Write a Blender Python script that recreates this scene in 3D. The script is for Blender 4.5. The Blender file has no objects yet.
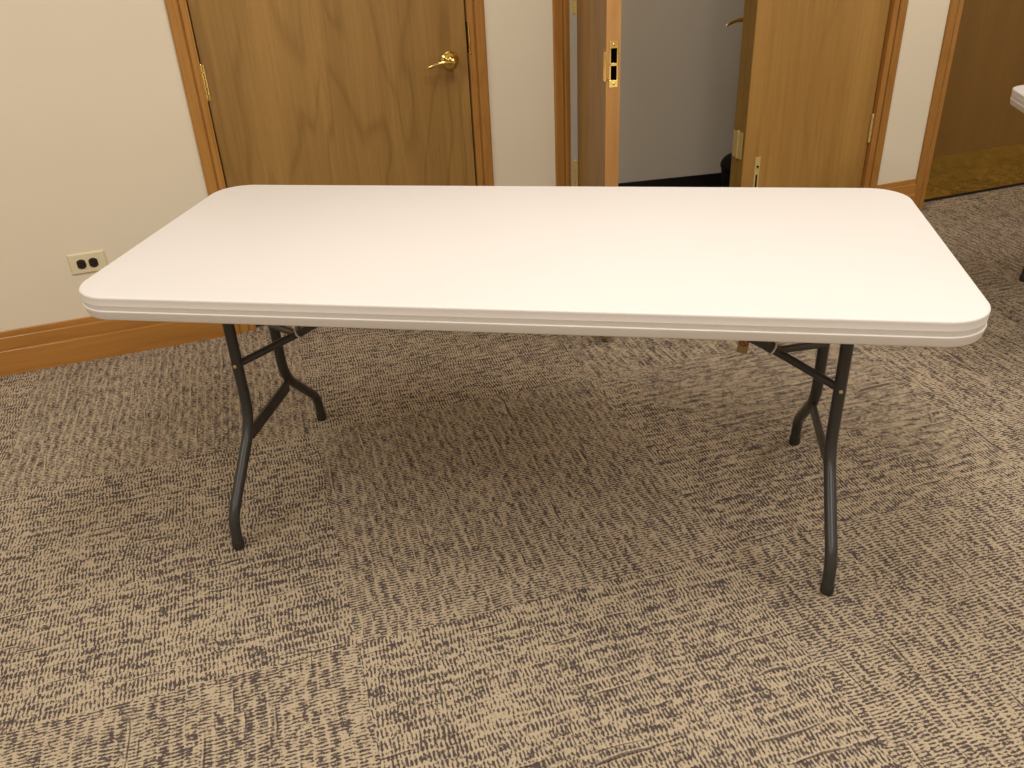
import bpy, bmesh, math, random
from mathutils import Vector, Matrix
random.seed(4)
S = bpy.context.scene
COL = S.collection
PI = math.pi

# ------------------------------------------------------------------ helpers
def put(o, parent=None):
    COL.objects.link(o)
    if parent: o.parent = parent
    return o

def tag(o, label=None, cat=None, group=None, kind=None):
    if label: o['label'] = label
    if cat: o['category'] = cat
    if group: o['group'] = group
    if kind: o['kind'] = kind
    return o

def empty(name, loc=(0, 0, 0), rz=0):
    o = bpy.data.objects.new(name, None)
    o.location = loc; o.rotation_euler = (0, 0, rz); o.empty_display_size = .1
    return put(o)

def obj(name, bm, m, parent=None, smooth=False, bevel=0, seg=2):
    bmesh.ops.recalc_face_normals(bm, faces=bm.faces)
    me = bpy.data.meshes.new(name); bm.to_mesh(me); bm.free()
    if m: me.materials.append(m)
    if smooth:
        me.shade_smooth() if hasattr(me, 'shade_smooth') else [setattr(p, 'use_smooth', True) for p in me.polygons]
        me.set_sharp_from_angle(angle=math.radians(40))
    o = bpy.data.objects.new(name, me); put(o, parent)
    if bevel:
        b = o.modifiers.new('bevel', 'BEVEL'); b.width = bevel; b.segments = seg; b.limit_method = 'ANGLE'
        b.harden_normals = False
    return o

def box(bm, x0, x1, y0, y1, z0, z1, M=None):
    v = [bm.verts.new(p) for p in ((x0,y0,z0),(x1,y0,z0),(x1,y1,z0),(x0,y1,z0),(x0,y0,z1),(x1,y0,z1),(x1,y1,z1),(x0,y1,z1))]
    for f in ((3,2,1,0),(4,5,6,7),(0,1,5,4),(1,2,6,5),(2,3,7,6),(3,0,4,7)): bm.faces.new([v[i] for i in f])
    if M is not None:
        for w in v: w.co = M @ w.co
    return bm

def bx(*a, M=None): return box(bmesh.new(), *a, M=M)

def fillet(pts, r, n=6):
    """round the corners of a polyline"""
    pts = [Vector(p) for p in pts]; out = [pts[0]]
    for i in range(1, len(pts)-1):
        a, b, c = pts[i-1], pts[i], pts[i+1]
        rr = r[i-1] if isinstance(r, (list, tuple)) else r
        u = (a-b).normalized(); w = (c-b).normalized()
        rr = min(rr, .48*(a-b).length, .48*(c-b).length)
        p, q = b+u*rr, b+w*rr
        for k in range(n+1):
            t = k/n
            out.append(p*(1-t)**2 + b*2*t*(1-t) + q*t*t)
    out.append(pts[-1]); return out

def tube(bm, pts, rad, n=14, cap=True, sx=1.0):
    pts = [Vector(p) for p in pts]
    rads = rad if isinstance(rad, (list, tuple)) else [rad]*len(pts)
    rings = []; ref = None
    for i, p in enumerate(pts):
        t = (pts[min(i+1, len(pts)-1)] - pts[max(i-1, 0)]).normalized()
        if ref is None:
            ref = t.cross(Vector((1, 0, 0)))
            if ref.length < .1: ref = t.cross(Vector((0, 1, 0)))
        ref = (ref - t*ref.dot(t)).normalized(); s = t.cross(ref)
        rings.append([bm.verts.new(p + (ref*math.cos(2*PI*k/n)*sx + s*math.sin(2*PI*k/n))*rads[i]) for k in range(n)])
    for a, b in zip(rings, rings[1:]):
        for k in range(n): bm.faces.new([a[k], a[(k+1) % n], b[(k+1) % n], b[k]])
    if cap:
        bm.faces.new(rings[0][::-1]); bm.faces.new(rings[-1])
    return bm

def lathe(bm, prof, n=32, M=None):
    """prof: (radius, height) about local z"""
    rings = []
    for r, h in prof:
        rings.append([bm.verts.new((r*math.cos(2*PI*k/n), r*math.sin(2*PI*k/n), h)) for k in range(n)] if r > 1e-5 else [bm.verts.new((0, 0, h))])
    for a, b in zip(rings, rings[1:]):
        for k in range(n):
            q = [a[k % len(a)], a[(k+1) % len(a)], b[(k+1) % len(b)], b[k % len(b)]]
            q = list(dict.fromkeys(q))
            if len(q) > 2: bm.faces.new(q)
    if len(rings[0]) > 1: bm.faces.new(rings[0][::-1])
    if len(rings[-1]) > 1: bm.faces.new(rings[-1])
    if M is not None:
        vs = set(v for r in rings for v in r)
        for v in vs: v.co = M @ v.co
    return bm

def prism(bm, prof, p0, p1, up=Vector((0, 0, 1)), side=None):
    """extrude a closed 2-D profile (a along side, b along up) from p0 to p1"""
    p0, p1 = Vector(p0), Vector(p1)
    A = [bm.verts.new(p0 + side*a + up*b) for a, b in prof]
    B = [bm.verts.new(p1 + side*a + up*b) for a, b in prof]
    n = len(prof)
    for k in range(n): bm.faces.new([A[k], A[(k+1) % n], B[(k+1) % n], B[k]])
    bm.faces.new(A[::-1]); bm.faces.new(B)
    return bm

# ------------------------------------------------------------------ materials
def lin(c):
    return tuple(((x/255)/12.92 if x/255 <= .04045 else ((x/255+.055)/1.055)**2.4) for x in c) + (1,)

class NT:
    def __init__(s, name):
        s.m = bpy.data.materials.new(name); s.m.use_nodes = True
        s.t = s.m.node_tree; s.N = s.t.nodes; s.L = s.t.links
        s.b = s.N['Principled BSDF']
    def node(s, typ, **k):
        n = s.N.new(typ)
        for a, v in k.items(): setattr(n, a, v)
        return n
    def set(s, sock, v):
        if hasattr(v, 'is_output') or isinstance(v, bpy.types.NodeSocket): s.L.new(v, sock)
        else: sock.default_value = v
    def math(s, op, a, b=0.0, c=0.0, clamp=False):
        n = s.node('ShaderNodeMath', operation=op); n.use_clamp = clamp
        for i, v in enumerate((a, b, c)): s.set(n.inputs[i], v)
        return n.outputs[0]
    def mixf(s, f, a, b):
        n = s.node('ShaderNodeMix', data_type='FLOAT')
        s.set(n.inputs[0], f); s.set(n.inputs[2], a); s.set(n.inputs[3], b); return n.outputs[0]
    def mixc(s, f, a, b, blend='MIX'):
        n = s.node('ShaderNodeMix', data_type='RGBA', blend_type=blend)
        s.set(n.inputs[0], f); s.set(n.inputs[6], a); s.set(n.inputs[7], b); return n.outputs[2]
    def coord(s, which='Object'):
        return s.node('ShaderNodeTexCoord').outputs[which]
    def sep(s, v):
        n = s.node('ShaderNodeSeparateXYZ'); s.L.new(v, n.inputs[0]); return n.outputs
    def comb(s, x, y, z=0.0):
        n = s.node('ShaderNodeCombineXYZ')
        for i, v in enumerate((x, y, z)): s.set(n.inputs[i], v)
        return n.outputs[0]
    def noise(s, vec, scale=1.0, detail=2.0, rough=.5, dist=0.0):
        n = s.node('ShaderNodeTexNoise'); s.set(n.inputs['Vector'], vec)
        n.inputs['Scale'].default_value = scale; n.inputs['Detail'].default_value = detail
        n.inputs['Roughness'].default_value = rough; n.inputs['Distortion'].default_value = dist
        return n.outputs['Fac']
    def step(s, v, a, b):
        n = s.node('ShaderNodeMapRange', interpolation_type='SMOOTHSTEP'); s.set(n.inputs[0], v)
        n.inputs[1].default_value = a; n.inputs[2].default_value = b; return n.outputs[0]
    def bump(s, h, strength=.2, dist=.002):
        n = s.node('ShaderNodeBump'); n.inputs['Strength'].default_value = strength; n.inputs['Distance'].default_value = dist
        s.L.new(h, n.inputs['Height']); s.L.new(n.outputs[0], s.b.inputs['Normal'])
    def P(s, **k):
        for a, v in k.items(): s.set(s.b.inputs[a.replace('_', ' ')], v)
        return s.m

def plain(name, c, rough=.5, metal=0.0, spec=.5):
    t = NT(name); t.P(Base_Color=lin(c), Roughness=rough, Metallic=metal, Specular_IOR_Level=spec)
    n = t.noise(t.coord(), 60, 3); t.bump(n, .04, .001)
    return t.m

def wood(name, c_lo, c_hi, figure=1.0, axis='z', rough=.42, stretch=1.0, seed=0.0):
    """long straight grain with slow cathedral figure along the given axis"""
    t = NT(name); x, y, z = t.sep(t.coord())
    if axis == 'x': x, y, z = z, y, x
    xx = t.math('ADD', x, seed)
    v1 = t.comb(t.math('MULTIPLY', xx, 2.6), t.math('MULTIPLY', y, 2.6), t.math('MULTIPLY', z, .55*stretch))
    f1 = t.noise(v1, 1.6, 2.0, .45, .25)
    ring = t.math('SINE', t.math('MULTIPLY', f1, 52.0))
    ring = t.math('POWER', t.math('MULTIPLY_ADD', ring, .5, .5), 9.0)
    v2 = t.comb(t.math('MULTIPLY', xx, 90), t.math('MULTIPLY', y, 90), t.math('MULTIPLY', z, 2.2))
    f2 = t.noise(v2, 1.0, 4.0, .6)
    v3 = t.comb(t.math('MULTIPLY', xx, 9), t.math('MULTIPLY', y, 9), t.math('MULTIPLY', z, .5))
    f3 = t.noise(v3, 1.0, 2.0)
    v4 = t.comb(t.math('MULTIPLY', xx, 420), t.math('MULTIPLY', y, 420), t.math('MULTIPLY', z, 14))
    f4 = t.step(t.noise(v4, 1.0, 1.0), .60, .72)
    k = t.math('ADD', t.math('MULTIPLY', ring, -.30*figure), t.math('ADD', t.math('MULTIPLY', f2, .45), t.math('MULTIPLY', f3, .62)))
    k = t.math('SUBTRACT', k, t.math('MULTIPLY', f4, .10))
    k = t.step(k, .10, .95)
    c = t.mixc(k, lin(c_lo), lin(c_hi))
    t.P(Base_Color=c, Roughness=rough, Specular_IOR_Level=.35)
    t.bump(f2, .05, .001)
    return t.m

def metal(name, c, rough, scale=120, dirt=.12):
    t = NT(name); n = t.noise(t.coord(), scale, 3)
    t.P(Base_Color=t.mixc(t.math('MULTIPLY', n, dirt*2), lin(c), lin(tuple(x*.55 for x in c))), Metallic=1.0,
        Roughness=t.math('MULTIPLY_ADD', n, .12, rough-.06))
    t.bump(n, .03, .0005)
    return t.m

def paint(name, c, rough=.62):
    t = NT(name); co = t.coord()
    big = t.noise(co, 1.3, 2); fine = t.noise(co, 260, 3)
    c2 = tuple(x*.955 for x in c)
    t.P(Base_Color=t.mixc(big, lin(c2), lin(c)), Roughness=rough, Specular_IOR_Level=.25)
    t.bump(fine, .06, .0008)
    return t.m

def carpet():
    """quarter-turned carpet tiles: rows of short dark dashes on beige, each tile turned a quarter from its neighbours"""
    t = NT('carpet_tiles'); x, y, z = t.sep(t.coord())
    a = math.radians(2.3); ca, sa = math.cos(a), math.sin(a); T = .914
    dx = t.math('SUBTRACT', x, .10); dd = t.math('SUBTRACT', t.math('MULTIPLY', y, -1.0), .83)
    X = t.math('ADD', t.math('MULTIPLY', dx, ca), t.math('MULTIPLY', dd, sa))
    D = t.math('SUBTRACT', t.math('MULTIPLY', dd, ca), t.math('MULTIPLY', dx, sa))
    i = t.math('FLOOR', t.math('DIVIDE', X, T)); j = t.math('FLOOR', t.math('DIVIDE', D, T))
    par = t.math('FLOORED_MODULO', t.math('ADD', i, j), 2.0)       # 0: rows run along depth, 1: rows run along the wall
    par = t.math('GREATER_THAN', par, .5)
    tid = t.math('ADD', t.math('MULTIPLY', i, 7.31), t.math('MULTIPLY', j, 3.77))
    u = t.mixf(par, D, X); v = t.mixf(par, X, D)
    wob = t.noise(t.comb(t.math('MULTIPLY', u, 9), t.math('MULTIPLY', v, 9), tid), 1.0, 2.0)
    v2 = t.math('MULTIPLY_ADD', wob, .020, v)
    u2 = t.math('MULTIPLY_ADD', wob, .016, u)
    row = t.math('FLOOR', t.math('DIVIDE', v2, .027)); fr = t.math('FRACT', t.math('DIVIDE', v2, .027))
    wn = t.node('ShaderNodeTexWhiteNoise', noise_dimensions='2D'); t.L.new(t.comb(row, tid), wn.inputs['Vector'])
    off = t.math('MULTIPLY', wn.outputs['Value'], 6.28)
    dash = t.math('SINE', t.math('ADD', t.math('MULTIPLY', u2, 2*PI/.0086), off))
    rnd = t.noise(t.comb(t.math('MULTIPLY', u, 210), t.math('MULTIPLY', v, 95), tid), 1.0, 2.5, .65)
    patch = t.noise(t.comb(t.math('MULTIPLY', u, 22), t.math('MULTIPLY', v, 75), tid), 1.0, 2.0, .55)
    big = t.noise(t.comb(t.math('MULTIPLY', u, 5), t.math('MULTIPLY', v, 9), tid), 1.0, 1.0)
    gap = t.math('ABSOLUTE', t.math('SUBTRACT', fr, .5))            # 0 in mid row, .5 between rows
    gap = t.step(gap, .34, .5)
    h = t.math('MULTIPLY', dash, .20)
    h = t.math('ADD', h, t.math('MULTIPLY', t.math('SUBTRACT', rnd, .5), 2.0))
    h = t.math('ADD', h, t.math('MULTIPLY', t.math('SUBTRACT', patch, .5), 1.05))
    h = t.math('ADD', h, t.math('MULTIPLY', t.math('SUBTRACT', big, .5), .2))
    h = t.math('SUBTRACT', h, t.math('MULTIPLY', gap, .22))
    yarn = t.noise(t.comb(t.math('MULTIPLY', u, 600), t.math('MULTIPLY', v, 300), 0.0), 1.0, 2.0)
    h = t.math('ADD', h, t.math('MULTIPLY', t.math('SUBTRACT', yarn, .5), .7))
    dark = t.step(h, -.13, .13)
    # long thin seams that follow the rows
    ln = t.noise(t.comb(t.math('MULTIPLY', u, 5.5), t.math('MULTIPLY', v2, 85), t.math('ADD', tid, 40)), 1.0, 1.0)
    line = t.step(ln, .69, .74)
    lnl = t.step(t.noise(t.comb(t.math('MULTIPLY', u, 5.5), t.math('MULTIPLY', t.math('ADD', v2, .004), 85), t.math('ADD', tid, 40)), 1.0, 1.0), .69, .74)
    yarn = t.noise(t.comb(t.math('MULTIPLY', u, 600), t.math('MULTIPLY', v, 300), 0.0), 1.0, 2.0)
    beige = t.mixc(yarn, lin(BEIGE[0]), lin(BEIGE[1])); gr = t.mixc(yarn, lin(GREY[0]), lin(GREY[1]))
    c = t.mixc(dark, beige, gr)
    c = t.mixc(t.math('MULTIPLY', lnl, .45), c, lin(BEIGE[1]))
    c = t.mixc(t.math('MULTIPLY', line, .75), c, lin(GREY[0]))
    t.P(Base_Color=c, Roughness=.95, Specular_IOR_Level=.1)
    hh = t.math('SUBTRACT', t.math('MULTIPLY', yarn, .5), t.math('MULTIPLY', dark, .6))
    t.bump(hh, .5, .003)
    return t.m
BEIGE = ((164, 146, 121), (202, 184, 157)); GREY = ((64, 55, 53), (98, 87, 84))

M_carpet = carpet()
M_wall = paint('cream_wall_paint', (238, 226, 203))
M_closet = paint('closet_wall_paint', (214, 206, 192))
M_ceil = paint('ceiling_tile_white', (235, 232, 225))
M_door = wood('maple_door_veneer', (134, 100, 50), (178, 138, 78), .55)
M_door2 = wood('maple_door_veneer_warm', (150, 110, 54), (188, 144, 78), .25, stretch=.6, seed=3.3)
M_door3 = wood('maple_door_veneer_dark', (108, 77, 32), (130, 94, 42), .2, seed=7.1)
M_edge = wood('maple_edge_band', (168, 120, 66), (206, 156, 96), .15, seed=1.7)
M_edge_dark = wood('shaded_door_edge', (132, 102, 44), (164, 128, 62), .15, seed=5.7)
M_trim = wood('oak_casing', (146, 98, 42), (194, 140, 72), .25, rough=.38, seed=2.1)
M_base = wood('oak_baseboard', (156, 104, 44), (194, 138, 68), .30, 'x', .20, seed=4.4)
M_base.node_tree.nodes['Principled BSDF'].inputs['Specular IOR Level'].default_value = .6
M_brass = metal('polished_brass', (244, 214, 132), .16)
M_brass_dull = metal('aged_brass', (226, 200, 132), .36)
M_brass_dull.node_tree.nodes['Principled BSDF'].inputs['Metallic'].default_value = .30
M_kick = metal('brass_kick_plate', (216, 184, 98), .09, 30, .05)
M_black = plain('black_void', (5, 4, 4), .9, 0, .0)
M_gap = plain('gap_shade_and_bolt', (26, 18, 13), .8)  # dark tone painting the shade in door gaps; also colours the bolt slide
M_cove = plain('black_vinyl_base', (16, 13, 12), .45)
M_bin = plain('black_plastic', (9, 8, 8), .6, 0, .2)
M_ivory = plain('ivory_plastic', (226, 214, 180), .35)
M_brown = plain('brown_plastic', (44, 32, 27), .3)
M_rubber = plain('black_rubber', (44, 41, 36), .6)
M_zinc = metal('zinc_wire', (236, 236, 232), .3)
M_zinc.node_tree.nodes['Principled BSDF'].inputs['Metallic'].default_value = .3
M_tagc = plain('tan_card', (176, 156, 116), .7)
M_red = plain('red_print', (176, 74, 48), .6)
M_glass = plain('lamp_lens', (240, 238, 230), .5)

def plastic_top():
    t = NT('white_blow_moulded_plastic'); co = t.coord()
    n = t.noise(co, 420, 2); b = t.noise(co, 2.0, 2)
    t.P(Base_Color=t.mixc(b, lin((223, 217, 212)), lin((229, 223, 218))), Roughness=.5, Specular_IOR_Level=.35)
    t.bump(n, .10, .0006)
    return t.m
M_top = plastic_top()
def powder():
    t = NT('bronze_grey_powder_coat'); n = t.noise(t.coord(), 500, 3)
    t.P(Base_Color=t.mixc(n, lin((46, 45, 43)), lin((76, 75, 74))), Metallic=.30, Roughness=.34)
    t.bump(n, .12, .0006)
    return t.m
M_leg = powder()

# ------------------------------------------------------------------ room shell
WY = .010            # wall face; casing and skirting stand proud of it to y = 0
X0, X1, YB, H = -4.2, 5.4, -6.2, 2.75
def struct(name, bm, m, label, cat, parent=None, **k):
    o = obj(name, bm, m, parent, **k)
    return tag(o, label, cat, kind='structure')

bm = bmesh.new(); box(bm, X0-.1, X1+.1, YB-.1, 1.3, -.06, 0)
struct('floor', bm, M_carpet, 'beige and grey patterned carpet tile floor laid quarter-turned', 'floor')
bm = bmesh.new(); box(bm, X0-.1, X1+.1, YB-.1, 1.3, H, H+.08)
struct('ceiling', bm, M_ceil, 'plain white ceiling above the room', 'ceiling')
OPEN = [(-.030, .926), (1.292, 2.782), (3.118, 4.094)]
DH = 2.06
bm = bmesh.new(); xs = X0-.1
for a, b in OPEN:
    box(bm, xs, a, WY, WY+.125, 0, H); box(bm, a, b, WY, WY+.125, DH, H); xs = b
box(bm, xs, X1+.1, WY, WY+.125, 0, H)
struct('wall_back', bm, M_wall, 'cream painted wall with the wooden doors in it', 'wall')
struct('wall_left', bx(X0-.1, X0, YB, WY, 0, H), M_wall, 'cream painted side wall left of the camera', 'wall')
struct('wall_right', bx(X1, X1+.1, YB, WY, 0, H), M_wall, 'cream painted side wall right of the camera', 'wall')
struct('wall_front', bx(X0-.1, X1+.1, YB-.1, YB, 0, H), M_wall, 'cream painted wall behind the camera', 'wall')
# closet behind the double doors
bm = bmesh.new()
v = [bm.verts.new(p) for p in ((.96, .905, 0), (3.12, .60, 0), (3.12, .60, H), (.96, .905, H))]
w = [bm.verts.new(p) for p in ((.96, 1.0, 0), (3.12, .70, 0), (3.12, .70, H), (.96, 1.0, H))]
bm.faces.new(v); bm.faces.new(w[::-1])
for k in range(4): bm.faces.new([v[k], v[(k+1) % 4], w[(k+1) % 4], w[k]])
struct('wall_closet_back', bm, M_closet, 'dim grey closet wall seen through the open double doors', 'wall')
struct('wall_closet_left', bx(.96, 1.06, .143, .95, 0, H), M_closet, 'left side wall inside the closet', 'wall')
struct('wall_closet_right', bx(3.0, 3.1, .143, .70, 0, H), M_closet, 'right side wall inside the closet', 'wall')
bm = bmesh.new(); d = Vector((2.16, -.305, 0)).normalized(); nrm = Vector((d.y, -d.x, 0))
prism(bm, [(0, 0), (.012, 0), (.007, .012), (.006, .098), (.004, .1), (0, .1)], Vector((1.06, .8909, 0)), Vector((3.0, .617, 0)), side=nrm)
struct('baseboard_closet', bm, M_cove, 'black vinyl base strip along the closet wall', 'baseboard')
for nm, a, b in (('wall_store_left', -.3, -.2), ):
    pass
# dead space behind the closed doors is closed off by added unseen panels so no light leaks
struct('light_block_single_door', bx(-.25, .95, .30, .36, 0, H), M_closet, 'unseen light-blocking panel behind the closed single door', 'wall')
struct('light_block_kick_plate_door', bx(3.1, 4.4, .40, .46, 0, H), M_closet, 'unseen light-blocking panel behind the closed door with the kick plate', 'wall')

# skirting: three steps with rounded ledges
def nose(y, z, r, n=6):
    return [(y-r+r*math.cos(PI/2*k/n), z-r+r*math.sin(PI/2*k/n)) for k in range(n+1)]
BP = [(0, 0), (.0170, 0)] + nose(.0170, .0938, .0048) + [(.0108, .0940)] + nose(.0108, .1418, .0044) + [(.0050, .1420)] + nose(.0050, .164, .004) + [(0, .164)]
def skirting(name, xa, xb, label):
    bm = bmesh.new(); prism(bm, BP, (xa, WY, 0), (xb, WY, 0), side=Vector((0, -1, 0)))
    struct(name, bm, M_base, label, 'baseboard', smooth=True)
skirting('baseboard_left', X0, -.0765, 'stepped oak baseboard left of the closed single door, below the outlet')
skirting('baseboard_center', .984, 1.238, 'stepped oak baseboard between the single door and the double doors')
skirting('baseboard_right', 2.836, 3.061, 'short stepped oak baseboard between double doors and kick-plate door')
skirting('baseboard_far_right', 4.152, X1, 'stepped oak baseboard right of the kick-plate door')

# door casings: flat outer band, groove, inner bead; a = opening side
CP = [(0, WY+.002), (0, .005), (.004, .003), (.014, .002), (.018, .004), (.0195, .0085), (.022, .0085), (.0235, .001), (.027, -.001), (.056, -.002), (.060, .001), (.060, WY+.002)]
def casing(name, xa, xb, w, label, jd=.125, stop=.062):
    """xa, xb: clear opening between jamb faces; w: casing width"""
    k = w/.060; bm = bmesh.new()
    A = [(-a*k, b) for a, b in CP]; B = [(a*k, b) for a, b in CP]
    Y = Vector((0, 1, 0)); X = Vector((1, 0, 0)); Z = Vector((0, 0, 1))
    prism(bm, A, (xa-.006, 0, 0), (xa-.006, 0, DH+w), up=Y, side=X)
    prism(bm, B, (xb+.006, 0, 0), (xb+.006, 0, DH+w), up=Y, side=X)
    prism(bm, [(a*k, b) for a, b in CP], (xa-.006, 0, DH), (xb+.006, 0, DH), up=Y, side=Z)
    # jambs and stops
    e = .019
    box(bm, xa-e, xa, .006, WY+jd, 0, DH); box(bm, xb, xb+e, .006, WY+jd, 0, DH); box(bm, xa, xb, .006, WY+jd, DH-e, DH)
    if stop:
        box(bm, xa, xa+.011, stop, stop+.035, 0, DH-e); box(bm, xb-.011, xb, stop, stop+.035, 0, DH-e); box(bm, xa, xb, stop, stop+.035, DH-e-.011, DH-e)
    return struct(name, bm, M_trim, label, 'door frame', bevel=.0012)
casing('trim_1', -.014, .913, .0585, 'oak door casing around the closed single door', stop=.068)
casing('trim_2', 1.306, 2.768, .0605, 'oak casing around the open double doors', stop=0)
casing('trim_3', 3.135, 4.077, .0670, 'oak casing around the far right door with kick plate', stop=.135)

# ------------------------------------------------------------------ door hardware
def hinge(parent, p, axis_len=.114, wa=None, rot=0.0, m=None, plates=((1, 0.0), ), name='hinge'):
    """butt hinge; knuckle at p, plates given as (direction sign along local x, rotation)"""
    bm = bmesh.new(); m = m or M_brass_dull; r = .0062
    n = 5; L = axis_len/n
    for k in range(n):
        z0 = -axis_len/2 + k*L + .0006; z1 = z0 + L - .0012
        lathe(bm, [(r*.8, z0), (r, z0+.001), (r, z1-.001), (r*.8, z1)], 14)
    lathe(bm, [(0, axis_len/2+.006), (r*.7, axis_len/2+.004), (r*.95, axis_len/2)], 14)
    lathe(bm, [(r*.95, -axis_len/2), (r*.7, -axis_len/2-.004), (0, -axis_len/2-.006)], 14)
    for (w, ang) in plates:
        R = Matrix.Rotation(ang, 4, 'Z')
        box(bm, 0, w, -.0012, .0012, -axis_len/2, axis_len/2, M=R)
        for zz in (-.38, -.13, .13, .38):
            lathe(bm, [(.0035, .0012), (.0035, .002), (.0015, .0024)], 8, M=R @ Matrix.Translation((w*(.62 if int(zz*100) % 2 else .38), 0, zz*axis_len)) @ Matrix.Rotation(PI/2, 4, 'X'))
    o = obj(name, bm, m, parent, smooth=True)
    o.location = p; o.rotation_euler = (0, 0, rot)
    return o

def lever(parent, p, face, dirx, m, length=.098):
    """lever handle on a door face; face = outward y sign, dirx = way the lever points along x"""
    bm = bmesh.new()
    R = Matrix.Translation(p) @ Matrix.Rotation(PI/2 if face < 0 else -PI/2, 4, 'X')
    lathe(bm, [(.0335, 0), (.0335, .003), (.031, .006), (.026, .008), (.024, .011), (.015, .0125), (.0125, .016), (.0115, .048), (.014, .052), (.014, .060), (.010, .0635), (0, .064)], 40, M=R)
    h = obj('lever_handle', bm, m, parent, smooth=True)
    bm = bmesh.new(); q = Vector(p); f = face
    pts = []
    rr = []
    for k in range(17):
        t = k/16
        pts.append(q + Vector((dirx*(length*t), f*(.055 + .004*math.sin(PI*t) - .012*t*t), .004*math.sin(PI*t*1.1) - .012*t**2.2)))
        rr.append(.0092*(1-t) + .0062*t if k < 15 else (.0055 if k == 15 else .003))
    tube(bm, pts, rr, 16)
    obj('lever', bm, m, h, smooth=True)
    return h

# door_1: closed single door
DF = .018
d1 = struct('door_1', bx(-.0105, .908, DF, DF+.045, .012, DH-.022), M_door, 'closed maple veneer door with brass lever at upper left behind the table', 'door', bevel=.0015)
lever(d1, (.8405, DF, .9055), -1, -1, M_brass)
for z in (.915, .25, 1.82):
    hinge(d1, (-.0125, DF-.006, z), plates=((.010, -.08),), m=M_brass)
bm = bmesh.new(); box(bm, .9085, .9125, DF+.008, DF+.012, .012, DH-.03)
obj('gap_shade_strip', bm, M_gap, d1)  # dark strip painted in for the shade of the gap beside the leaf
# strike lip on the frame beside it (lip of the strike plate wraps the jamb edge)
bm = bmesh.new(); box(bm, .9128, .9148, DF-.012, DF+.03, .925, 1.03)
tube(bm, [(.9155, DF-.012, .935), (.9155, DF-.0145, .95), (.9155, DF-.0145, 1.005), (.9155, DF-.012, 1.02)], .0026, 10)
lathe(bm, [(.004, 0), (.004, .002), (0, .003)], 10, M=Matrix.Translation((.9165, .0035, .925)) @ Matrix.Rotation(PI/2, 4, 'X'))
st = obj('strike_plate', bm, M_brass, bpy.data.objects['trim_1'], smooth=True)

# door_2: left leaf of the pair, standing open into the room
HX, HY = 1.331, -.002
ang = math.atan2(-.648, -.178)                      # leaf direction in plan
LW = .672
d2 = bpy.data.objects.new('door_2', None)
bm = bx(0, LW, 0, .044, .028, DH-.025)
d2 = struct('door_2', bm, M_door, 'open left door leaf swung out toward the table showing its edge', 'door', bevel=.0015)
d2.location = (HX, HY, 0); d2.rotation_euler = (0, 0, ang)
# edge band on the free end, with the brass strike
obj('edge_band', bx(LW-.0005, LW+.0025, 0, .044, .028, DH-.025), M_edge, d2, bevel=.0008)
bm = bmesh.new(); e0, e1 = LW+.0024, LW+.0042; zc = .957
for (a, b, c, dd) in ((.010, .036, zc+.046, zc+.066), (.010, .036, zc-.068, zc-.046), (.010, .036, zc-.005, zc+.004), (.010, .0145, zc-.046, zc+.046), (.0325, .036, zc-.046, zc+.046)):
    box(bm, e0, e1, a, b, c, dd)
tube(bm, [(e1-.001, .011, zc-.042), (e1+.003, .002, zc-.042), (e1-.004, -.004, zc-.040)], .002, 8)
box(bm, e1-.012, e1+.001, -.0030, -.0005, zc-.05, zc+.036)
tube(bm, fillet([(e1-.012, -.003, zc-.052), (e1-.012, -.0042, zc-.045), (e1-.012, -.0042, zc+.033), (e1-.012, -.002, zc+.04)], .005), .0024, 8)
for zz in (zc+.056, zc-.057):
    lathe(bm, [(.0042, 0), (.0042, .0012), (.001, .002)], 12, M=Matrix.Translation((e1, .023, zz)) @ Matrix.Rotation(PI/2, 4, 'Y'))
sp = obj('strike_plate', bm, M_brass, d2, smooth=False, bevel=.0006)
bm = bmesh.new(); box(bm, LW+.0022, LW+.0031, .0145, .0325, zc-.046, zc-.005); box(bm, LW+.0022, LW+.0031, .0145, .0325, zc+.004, zc+.046)
obj('latch_hole', bm, M_black, sp)
for z in (.425, 1.082, 1.78):
    hinge(d2, (.0050, -.0110, z), plates=((.012, .9), (.011, -2.2)), m=M_brass_dull)

# door_3: right leaf, with a narrow panel folded flat behind it
ax0, ax1, A0 = 2.121, 2.7645, .028
d3 = struct('door_3', bx(ax0, ax1, A0, A0+.044, .020, DH-.025), M_door2, 'right door leaf with narrow panel folded behind and brass hinge on edge', 'door', bevel=.0015)
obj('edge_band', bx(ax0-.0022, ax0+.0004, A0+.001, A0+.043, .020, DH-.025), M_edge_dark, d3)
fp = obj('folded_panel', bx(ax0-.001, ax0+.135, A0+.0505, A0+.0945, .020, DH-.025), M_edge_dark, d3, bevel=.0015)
lever(fp, (ax0+.066, A0+.0945, .915), 1, -1, M_brass, .118)
for z in (.428, 1.082, 1.80):
    hinge(d3, (ax0-.0065, A0+.0472, z), plates=((.036, PI/2), (.036, -PI/2)), m=M_brass_dull)
for z in (.431, 1.082, 1.80):
    hinge(d3, (ax1+.0005, A0-.006, z), axis_len=.12, plates=((.006, 0.05), (.006, PI-.05)), m=M_brass_dull)
bm = bmesh.new(); bz, bxx = .300, 2.192
box(bm, bxx-.013, bxx+.013, A0-.0022, A0+.001, bz-.085, bz+.075)
obj_b = obj('flush_bolt', bm, M_brass_dull, d3, bevel=.0008)
bm = bmesh.new(); box(bm, bxx-.0045, bxx+.0045, A0-.0030, A0-.0018, bz-.075, bz-.002); lathe(bm, [(.0045, 0), (.0045, .006), (.003, .008), (0, .008)], 12, M=Matrix.Translation((bxx, A0-.002, bz+.034)) @ Matrix.Rotation(PI/2, 4, 'X'))
obj('bolt_slide', bm, M_gap, obj_b)

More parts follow.
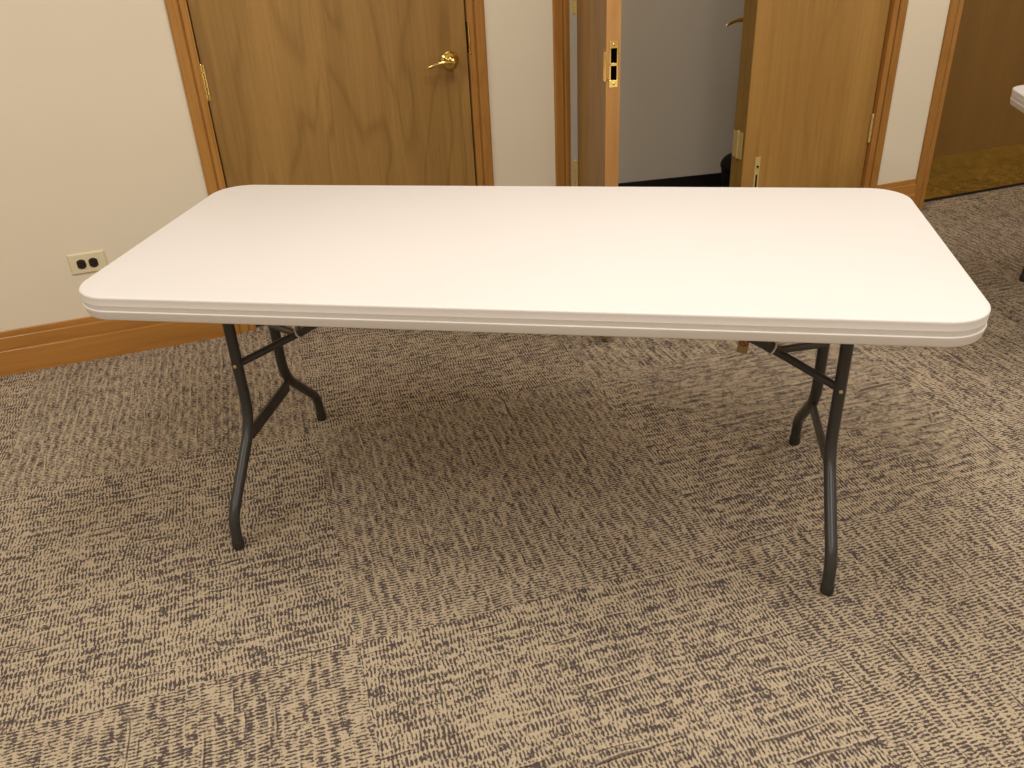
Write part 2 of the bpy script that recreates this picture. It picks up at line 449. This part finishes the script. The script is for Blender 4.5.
# door_4: far right door, set deep in its frame, brass kick plate
KY = .088
d4 = struct('door_4', bx(3.139, 4.073, KY, KY+.045, .014, DH-.022), M_door3, 'closed brown door at far right with brass kick plate', 'door', bevel=.0015)
obj('kick_plate', bx(3.145, 4.067, KY-.0018, KY+.0005, .018, .226), M_kick, d4)
tag(bpy.data.objects['kick_plate'], 'shiny brass kick plate')
for z in (.25, .98, 1.82):
    hinge(d4, (4.075, KY-.005, z), plates=((.006, PI),), m=M_brass_dull)
lever(d4, (4.00, KY, .91), -1, -1, M_brass)
bm = bmesh.new(); box(bm, 3.135, 4.077, KY+.004, KY+.05, .0005, .0145)
struct('trim_4', bm, M_gap, 'dark threshold strip standing in for the shaded gap under the kick-plate door', 'threshold')  # dark box puts the shade of the under-door gap into colour

# ------------------------------------------------------------------ outlet
ot = empty('electrical_outlet', (-.5245, WY, .3630))
tag(ot, 'ivory wall outlet with two brown sockets above the baseboard', 'outlet')
bm = bmesh.new()
L0 = [(-.0600, -.0365), (.0630, -.0365), (.0630, .0385), (-.0600, .0385)]
f0 = [bm.verts.new((a, 0, b)) for a, b in L0]; f1 = [bm.verts.new((a*.985, -.003, b*.975)) for a, b in L0]; f2 = [bm.verts.new((a*.93, -.0062, b*.89)) for a, b in L0]
for a, b in ((f0, f1), (f1, f2)):
    for k in range(4): bm.faces.new([a[k], a[(k+1) % 4], b[(k+1) % 4], b[k]])
bm.faces.new(f0[::-1]); bm.faces.new(f2)
obj('cover_plate', bm, M_ivory, ot, bevel=.0012)
for s in (-1, 1):
    bm = bmesh.new(); pts = []
    for k in range(40):
        a = 2*PI*k/40; px, pz = .0172*math.cos(a), .0172*math.sin(a)
        px = max(-.0142, min(.0142, px))
        pts.append((px, pz))
    lo = [bm.verts.new((s*.0195+a, -.005, b)) for a, b in pts]; hi = [bm.verts.new((s*.0195+a, -.0085, b)) for a, b in pts]; hi2 = [bm.verts.new((s*.0195+a*.94, -.0092, b*.94)) for a, b in pts]
    for a, b in ((lo, hi), (hi, hi2)):
        for k in range(40): bm.faces.new([a[k], a[(k+1) % 40], b[(k+1) % 40], b[k]])
    bm.faces.new(hi2)
    r = obj('socket', bm, M_brown, ot)
    bm = bmesh.new(); c = s*.0195
    box(bm, c-.0055, c+.0025, -.0096, -.009, .0045, .0065); box(bm, c-.0045, c+.0025, -.0096, -.009, -.0065, -.0045)
    lathe(bm, [(.0026, 0), (.0026, .0006)], 12, M=Matrix.Translation((c+.0085, -.009, 0)) @ Matrix.Rotation(PI/2, 4, 'X'))
    obj('socket_slot', bm, M_black, r)
bm = bmesh.new(); lathe(bm, [(.0033, 0), (.003, .0012), (0, .0016)], 14, M=Matrix.Translation((0, -.0062, 0)) @ Matrix.Rotation(PI/2, 4, 'X'))
obj('screw', bm, M_ivory, ot, smooth=True)

# ------------------------------------------------------------------ waste bin in the closet
wb = empty('wastebasket', (2.385, .40, 0))
tag(wb, 'black round-topped wastebasket in the closet, half hidden behind the folded door', 'bin')
bm = bmesh.new(); lathe(bm, [(.095, 0), (.100, .004), (.118, .205), (.119, .215)], 40)
obj('bin_body', bm, M_bin, wb, smooth=True)
bm = bmesh.new(); lathe(bm, [(.119, .2155), (.123, .217), (.123, .226), (.118, .242), (.104, .258), (.082, .270), (.050, .277), (0, .279)], 40)
obj('bin_lid', bm, M_bin, wb, smooth=True)

# ------------------------------------------------------------------ folding table
TL, TW, TH = 1.841, .782, .7342
def rrect(hx, hy, r, n=12):
    out = []
    for cx, cy, a0 in ((hx-r, hy-r, 0), (-hx+r, hy-r, PI/2), (-hx+r, -hy+r, PI), (hx-r, -hy+r, 1.5*PI)):
        for k in range(n+1):
            a = a0 + PI/2*k/n; out.append((cx+r*math.cos(a), cy+r*math.sin(a)))
    return out

def make_table():
    root = empty('folding_table')
    lv = [(.0060, 0), (.0030, -.0004), (.0012, -.0016), (.0003, -.0036), (.0003, -.006), (.0014, -.0190), (.0010, -.0199), (.0015, -.0212), (.0026, -.0318), (.0004, -.0334), (.0003, -.0350), (.0012, -.0372), (.0036, -.0510), (.0052, -.0540), (.0085, -.0556), (.0150, -.0553), (.0175, -.0520), (.0190, -.0350)]
    bm = bmesh.new(); rings = []
    for ins, dz in lv:
        rings.append([bm.verts.new((x, y, TH+dz)) for x, y in rrect(TL/2-ins, TW/2-ins, max(.092-ins, .05))])
    for a, b in zip(rings, rings[1:]):
        n = len(a)
        for k in range(n): bm.faces.new([a[k], b[k], b[(k+1) % n], a[(k+1) % n]])
    bm.faces.new(rings[0]); bm.faces.new(rings[-1][::-1])
    obj('tabletop', bm, M_top, root, smooth=True)
    # rails under the top
    for s in (-1, 1):
        obj('side_rail', bx(-TL/2+.12, TL/2-.12, s*.318-.010, s*.318+.010, TH-.055, TH-.034), M_leg, root, bevel=.002)
    for s in (-1, 1):
        ex = s*.7223 + .006
        obj('axle', tube(bmesh.new(), [(ex, -.316, TH-.044), (ex, .316, TH-.044)], .0085), M_leg, root, smooth=True)
        for g in (-1, 1):
            pts = fillet([(ex, g*.113, TH-.038), (ex, g*.116, .262), (ex, g*.300, .088), (ex, g*.307, .010)], [.062, .066], 10)
            lg = obj('leg', tube(bmesh.new(), pts, .0140, 20), M_leg, root, smooth=True)
            bm = bmesh.new()
            lathe(bm, [(.0125, 0), (.0148, .002), (.0154, .006), (.0152, .018), (.0150, .024), (.0143, .0255)], 24, M=Matrix.Translation((ex, g*.3075, 0)) @ Matrix.Rotation(g*.06, 4, 'X'))
            tag(obj('foot_cap', bm, M_rubber, lg, smooth=True), 'black rubber foot cap')
            bm = bmesh.new()
            lathe(bm, [(.0045, 0), (.0043, .0016), (.003, .0026), (0, .003)], 14, M=Matrix.Translation((ex, g*(.1150+.0136), .430)) @ Matrix.Rotation(-g*PI/2, 4, 'X'))
            obj('rivet', bm, M_brass_dull, lg, smooth=True)
        # flat cross bar where the legs start to spread
        obj('cross_bar', bx(ex-.005, ex+.005, -.126, .126, .212, .248), M_leg, root, bevel=.002)
        # hinged stay: forked arms from the legs, a lock ring, then one strut up to the top
        rp = Vector((s*.600, 0, .462))
        st = None
        bm = bmesh.new()
        a = Vector((s*.608, 0, .459)); b = Vector((s*.150, 0, TH-.036))
        up = Vector((0, 0, 1)); t = (b-a).normalized(); nn = Vector((0, 1, 0)).cross(t)
        w0, w1 = .016, .026
        q = [a+Vector((0, w0, 0)), a-Vector((0, w0, 0)), b-Vector((0, w1, 0)), b+Vector((0, w1, 0))]
        lo = [bm.verts.new(p-nn*.0085) for p in q]; hi = [bm.verts.new(p+nn*.0085) for p in q]
        bm.faces.new(lo); bm.faces.new(hi[::-1])
        for k in range(4): bm.faces.new([lo[k], lo[(k+1) % 4], hi[(k+1) % 4], hi[k]])
        st = obj('stay', bm, M_leg, root, bevel=.002)
        bm = bmesh.new(); ringp = []
        c = rp + t*.012
        for k in range(33):
            an = 2*PI*k/32; ringp.append(c + Vector((0, 1, 0))*.0185*math.cos(an) + nn*.0155*math.sin(an))
        tube(bm, ringp, .0026, 8, cap=False)
        tag(obj('lock_ring', bm, M_zinc, st, smooth=True), 'bright wire lock ring')
        for g in (-1, 1):
            obj('stay_arm', tube(bmesh.new(), fillet([rp+Vector((-s*.03, g*.006, .014)), rp+Vector((s*.008, g*.010, -.004)), (ex, g*.110, .428)], .01, 4), .0098, 12), M_leg, root, smooth=True)
    return root
tb = make_table()
tb.location = (.613, -1.3695, 0); tb.rotation_euler = (0, 0, math.radians(-28.3))
tag(tb, 'white plastic folding table with dark legs in the middle of the carpet', 'table', 'white folding tables')
# paper tag by the right-hand stay
tg = obj('warning_tag', bx(-.013, .013, -.0006, .0006, -.022, .018), M_tagc, tb)
tg.location = (.520, -.02, .486); tg.rotation_euler = (math.radians(-32), math.radians(12), 0)
bm = bmesh.new()
tube(bm, [(.0095*math.cos(2*PI*k/28), -.0010, .004+.0095*math.sin(2*PI*k/28)) for k in range(29)], .0014, 6, cap=False)
tube(bm, [(-.0066, -.0010, .0106), (.0066, -.0010, -.0026)], .0012, 6)
tube(bm, [(-.002, -.0010, .009), (-.002, -.0010, -.001)], .0014, 6)
tag(obj('tag_symbol', bm, M_red, tg), 'red crossed circle symbol')
tag(tg, 'tan paper tag')

def copy_tree(o, parent=None):
    c = o.copy(); COL.objects.link(c); c.parent = parent
    for ch in o.children: copy_tree(ch, c)
    return c
t2 = copy_tree(tb)
for ch in list(t2.children):
    if ch.name.startswith('warning_tag'):
        for g in list(ch.children): bpy.data.objects.remove(g)
        bpy.data.objects.remove(ch)
tag(t2, 'second white folding table, only its corner showing at the right photo edge', 'table')
t2.location = (3.372, -1.437, 0)

# ------------------------------------------------------------------ light
def lamp(x, y, e, sx=.6, sy=1.2, c=(1, .955, .885)):
    l = bpy.data.lights.new('ceiling_or_fill_lamp', 'AREA'); l.shape = 'RECTANGLE'; l.size = sx; l.size_y = sy; l.energy = e; l.color = c
    o = bpy.data.objects.new('ceiling_or_fill_lamp', l); o.location = (x, y, H-.03); put(o)
    return o
for x in (-1.9, .7, 3.3):
    for y in (-1.75, -3.9):
        lamp(x, y, 31)
lamp(1.9, .50, 4.3, .3, .5)          # fill lamp added to brighten the closet, no known fixture there
w = bpy.data.worlds.new('world'); S.world = w; w.use_nodes = True
w.node_tree.nodes['Background'].inputs[0].default_value = (1, .95, .88, 1); w.node_tree.nodes['Background'].inputs[1].default_value = .03

# ------------------------------------------------------------------ camera
cam = bpy.data.cameras.new('camera'); co = bpy.data.objects.new('camera', cam); put(co)
cam.sensor_width = 36; cam.sensor_fit = 'HORIZONTAL'; cam.lens = 860/1024*36; cam.clip_start = .05
r = Vector((.943757, -.327714, -.043893)); u = Vector((.199734, .459268, .865551)); f = Vector((.263494, .825637, -.498893))
Mx = Matrix((r, u, -f)).transposed().to_4x4(); Mx.translation = Vector((0, -3.162, 1.4335))
co.matrix_world = Mx
S.camera = co
S.view_settings.view_transform = 'Standard'; S.view_settings.look = 'None'
S.view_settings.exposure = 0.0
